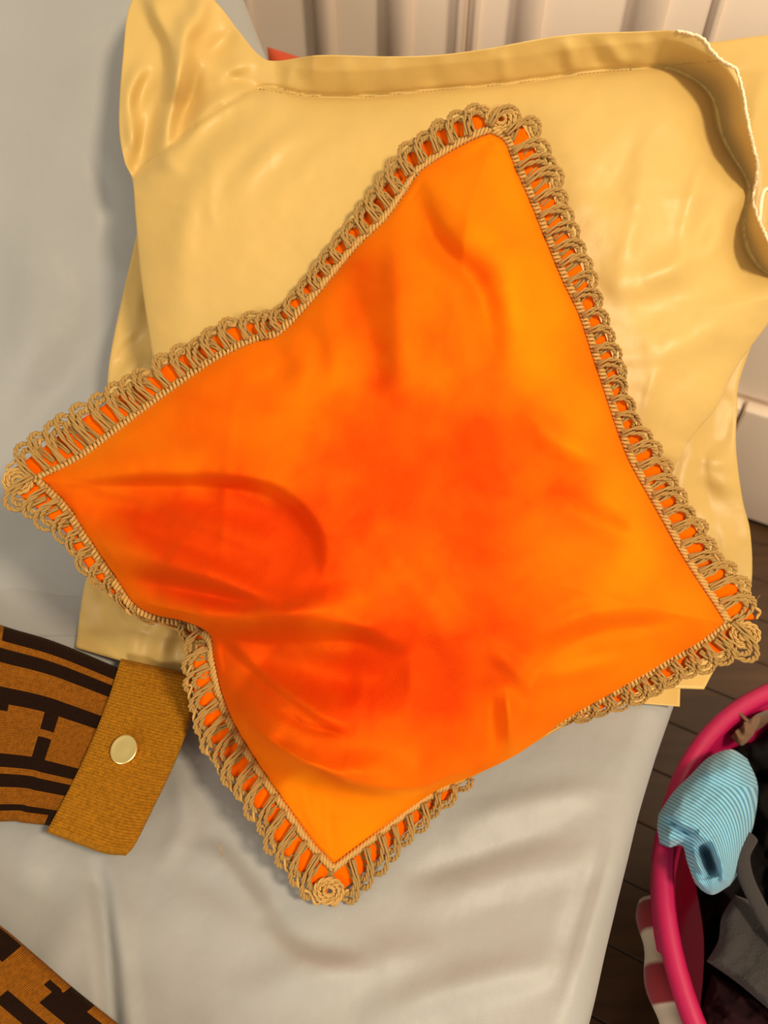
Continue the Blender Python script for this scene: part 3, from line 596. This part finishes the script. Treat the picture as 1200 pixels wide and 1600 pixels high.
    for s_ in range(4):
        me = pydata('braid_loop', *join(motif(s_))); me.materials.append(M['cord']); me.polygons.foreach_set('use_smooth', np.ones(len(me.polygons), bool)); ms.append(me)
    base = np.array(o.location)
    hide_rb = lambda x: 735 < x < 872
    for name, I, O, skip in (('tr', IN_TR, OU_TR, None), ('rb', IN_RB, OU_RB, hide_rb), ('lb', IN_LB, OU_LB, lambda x: 246 < x < 296), ('lt', IN_LT, OU_LT, None)):
        n = 200; i_ = smooth_line(I, n); o_ = smooth_line(O, n); L = np.linalg.norm(np.diff(i_, axis=0), axis=1).sum()
        # ribbon under the cords
        tt = np.linspace(0, 1, 7)[:, None, None]; g = i_[None] * (1 - tt) + o_[None] * tt * .80 + i_[None] * tt * .20
        d0 = lambda x, y: np.minimum(seam_depth(x, y), bed_depth(x, y, .005))
        dd = d0(g[..., 0], g[..., 1]) + .0005
        if name == 'rb': dd = dd + .012 * np.exp(-((g[..., 0] - 800) / 90) ** 2)
        if name == 'lb': dd = dd + .022 * np.exp(-((g[..., 0] - 285) / 40) ** 2 - ((g[..., 1] - 985) / 40) ** 2)
        link('ribbon', sheet_mesh('ribbon', at_depth(g[..., 0], g[..., 1], dd), at_depth(g[..., 0], g[..., 1], dd + .0015)), M['ribbon'], tr)
        def edge_depth(q):
            e = d0(q[:, 0], q[:, 1])
            if name == 'rb': e = e + .012 * np.exp(-((q[:, 0] - 800) / 90) ** 2)
            if name == 'lb': e = e + .022 * np.exp(-((q[:, 0] - 285) / 40) ** 2 - ((q[:, 1] - 985) / 40) ** 2)
            return e
        # inner braid: two cords wound about each other along the seam, and a thin outer cord
        m_ = int(L / 2.2); s = np.linspace(0, 1, m_); ii = smooth_line(I, m_); oo = smooth_line(O, m_); nv_ = oo - ii; nv_ /= np.linalg.norm(nv_, axis=1)[:, None]
        parts = []
        for ph in (0, math.pi):
            a = s * L / 13 * 2 * math.pi + ph + .5 * np.sin(s * L / 31); q = ii + nv_ * (5.2 + 4.9 * np.sin(a))[:, None]
            parts.append(tube_data(at_depth(q[:, 0], q[:, 1], edge_depth(q) - .0024 - .0019 * np.cos(a * 1.0)), 3.0 * sc, 5))
        for ph in (0, math.pi):
            a = s * L / 14 * math.pi + ph; q = ii + (oo - ii) * (.86 + .13 * np.abs(np.sin(s * round(L / 28) * math.pi)))[:, None] + nv_ * (2.2 * np.sin(a * 1.7))[:, None]
            if skip: q = q[~np.array([bool(skip(x)) for x in ii[:, 0]])]; a = a[:len(q)]
            parts.append(tube_data(at_depth(q[:, 0], q[:, 1], edge_depth(q) - .0014 - .0012 * np.cos(a * 1.7)), 2.0 * sc, 5))
        link('braid_edge', pydata('braid_edge', *join(parts)), M['cord'], tr)
        cnt = round(L / 28); e = []
        for j in range(cnt):
            f_ = (j + .5) / cnt; ix = min(int(f_ * (n - 1)), n - 2); a, b = i_[ix], o_[ix]
            if skip and skip(a[0]): continue
            tg = (i_[min(ix + 3, n - 1)] - i_[max(ix - 3, 0)]); step = L / cnt; tg = tg / np.linalg.norm(tg); wv = b - a; wl = np.linalg.norm(wv)
            c0 = a - tg * step * .5
            da = edge_depth(a[None])[0]; P0 = at_depth(c0[0], c0[1], np.float64(da - .001))
            ex = at_depth(c0[0] + tg[0] * step, c0[1] + tg[1] * step, np.float64(edge_depth((c0 + tg * step)[None])[0] - .001)) - P0
            ey = (at_depth(c0[0] + wv[0], c0[1] + wv[1], np.float64(edge_depth((c0 + wv)[None])[0] - .001)) - P0) / 1.58
            ez = np.cross(ex, ey); ez /= np.linalg.norm(ez)
            if ez @ FW > 0: ez = -ez
            ez *= 27 * sc
            ob = bpy.data.objects.new('braid_loop', ms[j % 4]); COL.objects.link(ob); ob.parent = tr
            jt = RNG.normal(0, .05, 4); ex, ey = ex * (1 + jt[0]) + ey * jt[1], ey * (1 + jt[2] * .7) + ex * jt[3]; ez = ez * (1 + .3 * jt[0])
            mt = Matrix(((ex[0], ey[0], ez[0], P0[0] - base[0]), (ex[1], ey[1], ez[1], P0[1] - base[1]), (ex[2], ey[2], ez[2], P0[2] - base[2]), (0, 0, 0, 1)))
            ob.matrix_local = mt
    # coiled knots where the trim turns the corners
    for cx, cy, ang in ((782, 186, .3), (1164, 992, 1.8), (514, 1392, 3.3), (28, 752, 4.6)):
        parts = []
        for r0, ph in ((21, 0), (15, 2.0), (8, 4.0)):
            a = np.linspace(0, 2 * math.pi * 1.08, 40) + ang + ph; q = np.stack([cx + r0 * np.cos(a) * 1.05, cy + r0 * np.sin(a) * .9], 1)
            dd = np.minimum(seam_depth(q[:, 0], q[:, 1]), bed_depth(q[:, 0], q[:, 1], .008)) - .0035 - .0012 * np.sin(a * 2 + ph)
            P = at_depth(q[:, 0], q[:, 1], dd)
            for s_ in (0, math.pi):
                w_ = np.arange(40) * .95 + s_; hel = P + (1.7 * sc) * (np.cos(w_)[:, None] * -FW + np.sin(w_)[:, None] * (np.cos(a)[:, None] * RT - np.sin(a)[:, None] * UP))
                parts.append(tube_data(hel, 2.1 * sc, 5))
        link('corner_knot', pydata('corner_knot', *join(parts)), M['cord'], tr)
    # a few loose fibres of the cord
    parts = []
    for bx, by in ((340, 1318), (346, 1316), (1188, 930), (905, 480), (800, 170), (300, 1100)):
        p = at_depth(bx, by, np.float64(min(seam_depth(bx, by), bed_depth(bx, by, .006)) - .003)); v = RT * RNG.normal(0, .6) - UP * .8; v /= np.linalg.norm(v)
        parts.append(tube_data(np.array([p, p + v * .006 - FW * .001, p + v * .012 + RT * RNG.normal(0, .003)]), .00022, 3))
    tag(link('loose_fibres', pydata('loose_fibres', *join(parts)), M['cord'], tr), kind='stuff')
cushion()

# ------------------------------------------------------------------ knitted garments on the bed
def pattern(s, t):
    """s: distance from the band in stripes of the cloth's width, t: 0..1 across; 1 = dark yarn"""
    D = np.zeros(s.shape); bands = [(0.0, .075), (.105, .18), (.30, .385), (.63, .70), (.735, .81), (.90, 1.02)]
    for a, b in bands: D = np.where((t >= a) & (t < b), 1, D)
    D = np.where((t < .075) & (s > .62), 0, D)                                           # upper edge turns orange
    blk = (t >= .385) & (t < .63)
    for c0 in (.30, .86, 1.4):
        D = np.where(blk & (np.abs(s - c0) < .045), 1, D)
        D = np.where(blk & (np.abs(s - c0) < .10) & (np.abs(t - .495) < .018), 0, D)
    D = np.where(blk & (t < .415) & (s > .55), 1, D); D = np.where(blk & (t < .44) & (t > .415) & (s > .5), 0, D)
    D = np.where((t >= .90) & (s > .12) & (t > .94), 0, D); D = np.where((t > .90) & (s > .55), 0, D)
    return D
def flat_knit(name, tl, tr, br, bl, nu, nv, z, thick, material, parent, pat=None, stitches=(60, 60), s_len=1.0, wob=0.0, bend=None):
    """a soft flat slab whose outline is given where its upper face is seen"""
    px, py, out = coons(tl if isinstance(tl, list) else [tl, tr], tr if isinstance(tr, list) else [tr, br], br if isinstance(br, list) else [bl, br], bl if isinstance(bl, list) else [tl, bl], nu, nv)
    d, _, _ = seg_dist(px, py, out[::2]); e = np.sqrt(np.clip(1 - (1 - np.clip(d / 13, 0, 1)) ** 2, 0, 1))
    zz = z + thick * (.35 + .65 * e) + wob * fbm(px / 90, py / 90, 61) * e
    if bend is not None: zz = zz + bend(px, py)
    u = np.linspace(0, 1, nu + 1)[None] + 0 * px; v = np.linspace(0, 1, nv + 1)[:, None] + 0 * px
    zb = np.full(px.shape, z) + (0 if bend is None else bend(px, py))
    Pf = at_z(px, py, zz); Pb = at_z(px, py, np.minimum(zb, zz - .0005))
    qz = lambda w_, n_: (np.floor(w_ * n_) + .5) / n_
    at = {'yarn': pat(qz(u, stitches[0]), qz(v, stitches[1]))} if pat else None
    return link(name, sheet_mesh(name, Pf, Pb, np.stack([u * stitches[0], v * stitches[1]], -1), at), material, parent)
g1 = empty('knitted_garment', at_z(-60, 1140, .53), 'brown and orange patterned knit with a mustard band and gold snap, beside the orange cushion', 'garment')
flat_knit('patterned_knit', [(-190, 902), (-90, 940), (0, 976), (90, 1004), (205, 1052)], [(205, 1052), (150, 1180), (95, 1292)], [(-190, 1300), (0, 1284), (40, 1286), (95, 1292)], [(-190, 902), (-185, 1100), (-190, 1300)],
          190, 170, .5325, .013, M['knit'], g1, lambda u, v: pattern((1 - u) * 1.25, v), (76, 84), wob=.002)
flat_knit('mustard_band', [(189, 1029), (240, 1040), (303, 1055)], [(303, 1055), (299, 1120), (274, 1190), (240, 1262), (212, 1318), (197, 1337)], [(72, 1300), (130, 1322), (165, 1334), (197, 1337)], [(189, 1029), (168, 1095), (140, 1165), (108, 1232), (72, 1300)],
          70, 150, .5475, .010, M['mustard'], g1, None, (30, 62), wob=.001)
def snap():
    c = at_z(194, 1171, .5615); n = np.array([.05, -.10, 1]); n /= np.linalg.norm(n); a = np.linspace(0, 2 * math.pi, 40, endpoint=False); R_ = 20.5 * float(bed_depth(194, 1171, .04)) / FPX * 1.02
    u = np.cross([0, 1, 0], n); u /= np.linalg.norm(u); w_ = np.cross(n, u); V, Fc = [], []
    prof = [(1.0, -.0035), (1.02, -.0010), (1.0, .0006), (.94, .0014), (.86, .0014), (.80, .0011), (.4, .0016), (.02, .0018)]
    for r, h in prof:
        for t in a: V.append(c + u * math.cos(t) * r * R_ + w_ * math.sin(t) * r * R_ * 1.12 + n * h)
    for i in range(len(prof) - 1):
        for k_ in range(40): Fc.append((i * 40 + k_, i * 40 + (k_ + 1) % 40, (i + 1) * 40 + (k_ + 1) % 40, (i + 1) * 40 + k_))
    Fc.append(tuple(range(280, 320))); link('snap_button', pydata('snap_button', V, Fc), M['brass'], g1)
snap()
def pattern2(s, t):
    D = np.zeros(s.shape)
    D = np.where((t > .035) & (t < .12), 1, D); D = np.where((t < .06) & (np.abs(s - .60) < .035), 1, D)
    D = np.where((t < .035) & (s > .70) & (np.abs(s - .83) < .02), 1, D)
    D = np.where((t < .13) & (np.abs(s - .47) < .075), 0, D); D = np.where((t < .10) & (t > .01) & (s < .41), 1, D)
    D = np.where((t > .03) & (t < .06) & (np.abs(s - .535) < .018), 1, D)
    D = np.where((t > .165) & (t < .22) & (s > .47), 1, D); D = np.where((t > .36) & (t < .44), 1, D); D = np.where((t > .47) & (t < .55), 1, D); D = np.where((t > .70) & (t < .8), 1, D)
    return D
g2 = empty('knitted_garment', at_z(-80, 1640, .53), 'corner of an orange and dark brown patterned knit, lying below the one with the snap', 'garment')
flat_knit('patterned_knit', [(-180, 1322), (-80, 1392), (0, 1446), (60, 1496), (120, 1548), (200, 1612), (330, 1720)], [(330, 1720), (150, 1860), (0, 2000)], [(-500, 1640), (-250, 1800), (0, 2000)], [(-180, 1322), (-350, 1480), (-500, 1640)],
          260, 200, .5325, .016, M['knit'], g2, lambda u, v: pattern2(u, v), (110, 130), wob=.002)

# ------------------------------------------------------------------ the pink tub and the laundry in it
TZ, TC, TR_ = .38, np.array([.594, .1625]), .3135
def tub():
    o = empty('laundry_tub', (*TC, 0), 'bright pink plastic tub full of laundry, on the floor beside the bed', 'tub'); n = 96
    a = np.linspace(0, 2 * math.pi, n, endpoint=False)
    def lathe(prof, closed):
        V, Fc = [], []
        for r, z in prof:
            for t in a: V.append((TC[0] + r * math.cos(t), TC[1] + r * math.sin(t), z))
        m_ = len(prof)
        for i in range(m_ if closed else m_ - 1):
            for k_ in range(n): j = (i + 1) % m_; Fc.append((i * n + k_, i * n + (k_ + 1) % n, j * n + (k_ + 1) % n, j * n + k_))
        return V, Fc
    R_ = TR_
    V, Fc = lathe([(.02, .0), (.185, .0), (.20, .012), (.25, .20), (R_ - .018, TZ - .03), (R_ - .012, TZ - .012), (R_ - .017, TZ - .012), (R_ - .023, TZ - .03), (.245, .20), (.196, .016), (.182, .005), (.02, .005)], False)
    Fc.append(tuple(range(n))[::-1]); Fc.append(tuple(range(11 * n, 12 * n))); link('tub_body', pydata('tub_body', V, Fc), M['tub'], o)
    prof = [(R_ - .020, TZ - .016), (R_ - .004, TZ - .022), (R_, TZ - .014), (R_ + .001, TZ - .006), (R_ - .003, TZ), (R_ - .010, TZ + .002), (R_ - .017, TZ - .001), (R_ - .021, TZ - .008)]
    link('rim', pydata('rim', *lathe(prof, True)), M['tub'], o)
    # a raised lip below the rim, and two handles
    link('lip', pydata('lip', *lathe([(R_ - .016, TZ - .052), (R_ - .008, TZ - .050), (R_ - .006, TZ - .046), (R_ - .013, TZ - .042)], True)), M['tub'], o)
    for t0 in (math.pi / 2 - .3, -math.pi / 2 + .3):
        t = np.linspace(-.22, .22, 16); P = np.stack([TC[0] + (R_ + .0) * np.cos(t0 + t), TC[1] + R_ * np.sin(t0 + t), TZ + .055 * np.sqrt(np.clip(1 - (t / .22) ** 2, 0, 1)) - .004], 1)
        link('handle', pydata('handle', *tube_data(P, .008, 8)), M['tub'], o)
tub()
def heap(name, outline, z0, amp, seed, material, label, cat, strokes=(), zmin=None, scale=60, nu=70, curve=1.0, attr=None, hgt=.05, group=None):
    """crumpled cloth lying in the tub: outline where it is seen, z0 the height of its border"""
    top, right, bottom, left = outline
    px, py, out = coons(top, right, bottom, left, nu, nu); d, _, _ = seg_dist(px, py, out)
    q = np.sqrt(np.clip(1 - (1 - np.clip(d / scale, 0, 1)) ** 2, 0, 1))
    zb = z0(px, py) if callable(z0) else z0 + 0 * px
    z = zb + hgt * q + amp * fbm(px / 38, py / 38, seed) * np.clip(d / 12, 0, 1) + blur(sculpt(px, py, strokes), 3) * np.clip(d / 10, 0, 1)
    Pf = at_z(px, py, z); Pb = at_z(px, py, np.minimum(zb - .035 * q - .002, z - .001))
    for P in (Pf, Pb):                                     # the wall of the tub holds it in
        q2 = P[..., :2] - TC; r_ = np.hypot(q2[..., 0], q2[..., 1]) + 1e-9; lim = np.interp(P[..., 2], [.016, .20, TZ - .03], [.196, .245, TR_ - .023]) - .004
        P[..., :2] = TC + q2 * np.where(P[..., 2] < TZ, np.minimum(1, lim / r_), 1)[..., None]
    o = link(name, sheet_mesh(name, Pf, Pb, attrs={'stripe': attr(px, py)} if attr else None), material); return tag(o, label, cat, group)
heap('black_garment', ([(1085, 1180), (1120, 1120), (1150, 1085), (1210, 1050), (1330, 1030)], [(1330, 1030), (1480, 1250), (1460, 1500), (1360, 1740)], [(1085, 1660), (1200, 1720), (1360, 1740)], [(1085, 1180), (1080, 1330), (1100, 1480), (1085, 1660)]), .27, .030, 71, M['black'],
     'black garment heaped across the tub, under the other laundry', 'garment', scale=110, hgt=.045, nu=110)
heap('maroon_garment', ([(1112, 1520), (1150, 1540), (1215, 1580)], [(1215, 1580), (1225, 1640), (1215, 1700)], [(1095, 1690), (1150, 1700), (1215, 1700)], [(1112, 1520), (1096, 1590), (1095, 1690)]), .335, .012, 72, M['maroon'],
     'dark maroon garment at the bottom of the tub, below the charcoal towel', 'garment', [('r', [(1120, 1560), (1160, 1590), (1200, 1600)], 10, .012)], hgt=.02)
heap('brown_garment', ([(1128, 1122), (1142, 1102), (1160, 1090), (1178, 1082)], [(1178, 1082), (1188, 1120), (1176, 1150)], [(1140, 1150), (1158, 1165), (1176, 1150)], [(1128, 1122), (1132, 1138), (1140, 1150)]), .365, .006, 73, M['brown'],
     'dull brown crumpled cloth at the far rim of the tub, above the blue shirt', 'garment', [('r', [(1133, 1125), (1148, 1140), (1155, 1160)], 4, .005), ('r', [(1150, 1105), (1162, 1128), (1166, 1150)], 4, .005), ('r', [(1141, 1112), (1154, 1134), (1160, 1155)], 4, -.005), ('r', [(1165, 1095), (1176, 1118), (1174, 1140)], 4, .004)], hgt=.012, scale=20)
heap('charcoal_towel', ([(1148, 1398), (1178, 1412), (1215, 1450), (1260, 1480)], [(1260, 1480), (1265, 1560), (1240, 1610)], [(1104, 1502), (1150, 1534), (1200, 1576), (1240, 1610)], [(1148, 1398), (1128, 1432), (1122, 1470), (1104, 1502)]), .365, .004, 74, M['charcoal'],
     'speckled charcoal towel folded over in the tub, below the blue striped shirt', 'towel', [('r', [(1112, 1500), (1150, 1522), (1210, 1570)], 8, .006)], hgt=.02, scale=26)
def stripe_fn(px, py):
    a = np.radians(28 + 42 * np.clip((px - 1085) / 90, 0, 1) * np.clip((py - 1230) / 120, 0, 1)); s = -(px - 1030) * np.sin(a) + (py - 1270) * np.cos(a)
    low = (py > 1302) & (px < 1075) ; s = np.where(py > 1275 + .42 * (px - 1030), s * .2 + .9 * (px - 1030) + .3 * (py - 1300), s) if False else s
    return s * 2 * math.pi / 5.2
def shirt():
    top = [(1029, 1272), (1052, 1238), (1078, 1212), (1108, 1183), (1142, 1171), (1168, 1186)]; right = [(1168, 1186), (1184, 1228), (1178, 1286), (1164, 1326), (1152, 1366), (1140, 1384)]
    bottom = [(1031, 1318), (1046, 1324), (1066, 1322), (1074, 1348), (1088, 1382), (1112, 1398), (1140, 1384)]; left = [(1029, 1272), (1027, 1294), (1031, 1318)]
    px, py, out = coons(top, right, bottom, left, 130, 110); d, _, _ = seg_dist(px, py, out); q = np.sqrt(np.clip(1 - (1 - np.clip(d / 40, 0, 1)) ** 2, 0, 1))
    st = [('f', [(1120, 1322), (1088, 1306), (1060, 1292), (1030, 1270)], 5, 40, .014), ('r', [(1034, 1300), (1050, 1310), (1066, 1316)], 9, .010), ('r', [(1040, 1276), (1066, 1296), (1092, 1300)], 5, -.014), ('r', [(1082, 1330), (1094, 1356), (1106, 1366)], 5, .016),
          ('r', [(1096, 1318), (1108, 1344), (1114, 1372)], 11, -.050), ('r', [(1070, 1332), (1084, 1368), (1106, 1392)], 5, .012),
          ('r', [(1124, 1376), (1132, 1374), (1140, 1378)], 4, .010), ('r', [(1112, 1308), (1120, 1340), (1134, 1370)], 8, .012), ('r', [(1060, 1222), (1100, 1208), (1130, 1215)], 12, .006), ('r', [(1160, 1200), (1150, 1230), (1168, 1290)], 10, -.006)]
    H = .052 * q + sculpt(px, py, st) * np.clip(d / 6, 0, 1) + .002 * fbm(px / 30, py / 30, 81)
    z = .388 + H; Pf = at_z(px, py, z); Pb = at_z(px, py, np.minimum(.386 + 0 * z, z - .001))
    o = link('striped_shirt', sheet_mesh('striped_shirt', Pf, Pb, attrs={'stripe': stripe_fn(px, py)}), M['blue_stripe'])
    tag(o, 'pale blue finely striped shirt bundled up on the rim of the pink tub', 'shirt')
shirt()
def strap():
    c = smooth_line([(1172, 1306), (1160, 1332), (1164, 1366), (1180, 1404), (1204, 1446), (1240, 1490)], 60); P = at_z(c[:, 0], c[:, 1], .405 + .006 * np.sin(np.linspace(0, 6, 60)))
    V, Fc = tube_data(P, .0085, 12, flat=.55); o = link('ribbed_strap', pydata('ribbed_strap', V, Fc), M['strap'])
    tag(o, 'ribbed charcoal fabric strap curling across the laundry right of the blue shirt', 'strap')
strap()
def sock():
    P = [at_z(1020, 1415, .30), at_z(1024, 1462, .315), at_z(1032, 1520, .325), at_z(1046, 1572, .325), at_z(1056, 1625, .32), at_z(1060, 1680, .22), np.array([.24, .02, .03])]
    c = smooth_line(P, 90); r = .016 + .003 * np.sin(np.linspace(0, 40, 90)); V, Fc = tube_data(c, r, 14)
    me = pydata('striped_sock', V, Fc); s = np.repeat(np.linspace(0, 1, 90), 14); at = me.attributes.new('stripe', 'FLOAT', 'POINT'); at.data.foreach_set('value', (s * 44 + 2.6).astype(np.float32))
    tag(link('striped_sock', me, M['red_stripe']), 'red and cream striped knitted sock wedged between the bed and the pink tub', 'sock')
sock()
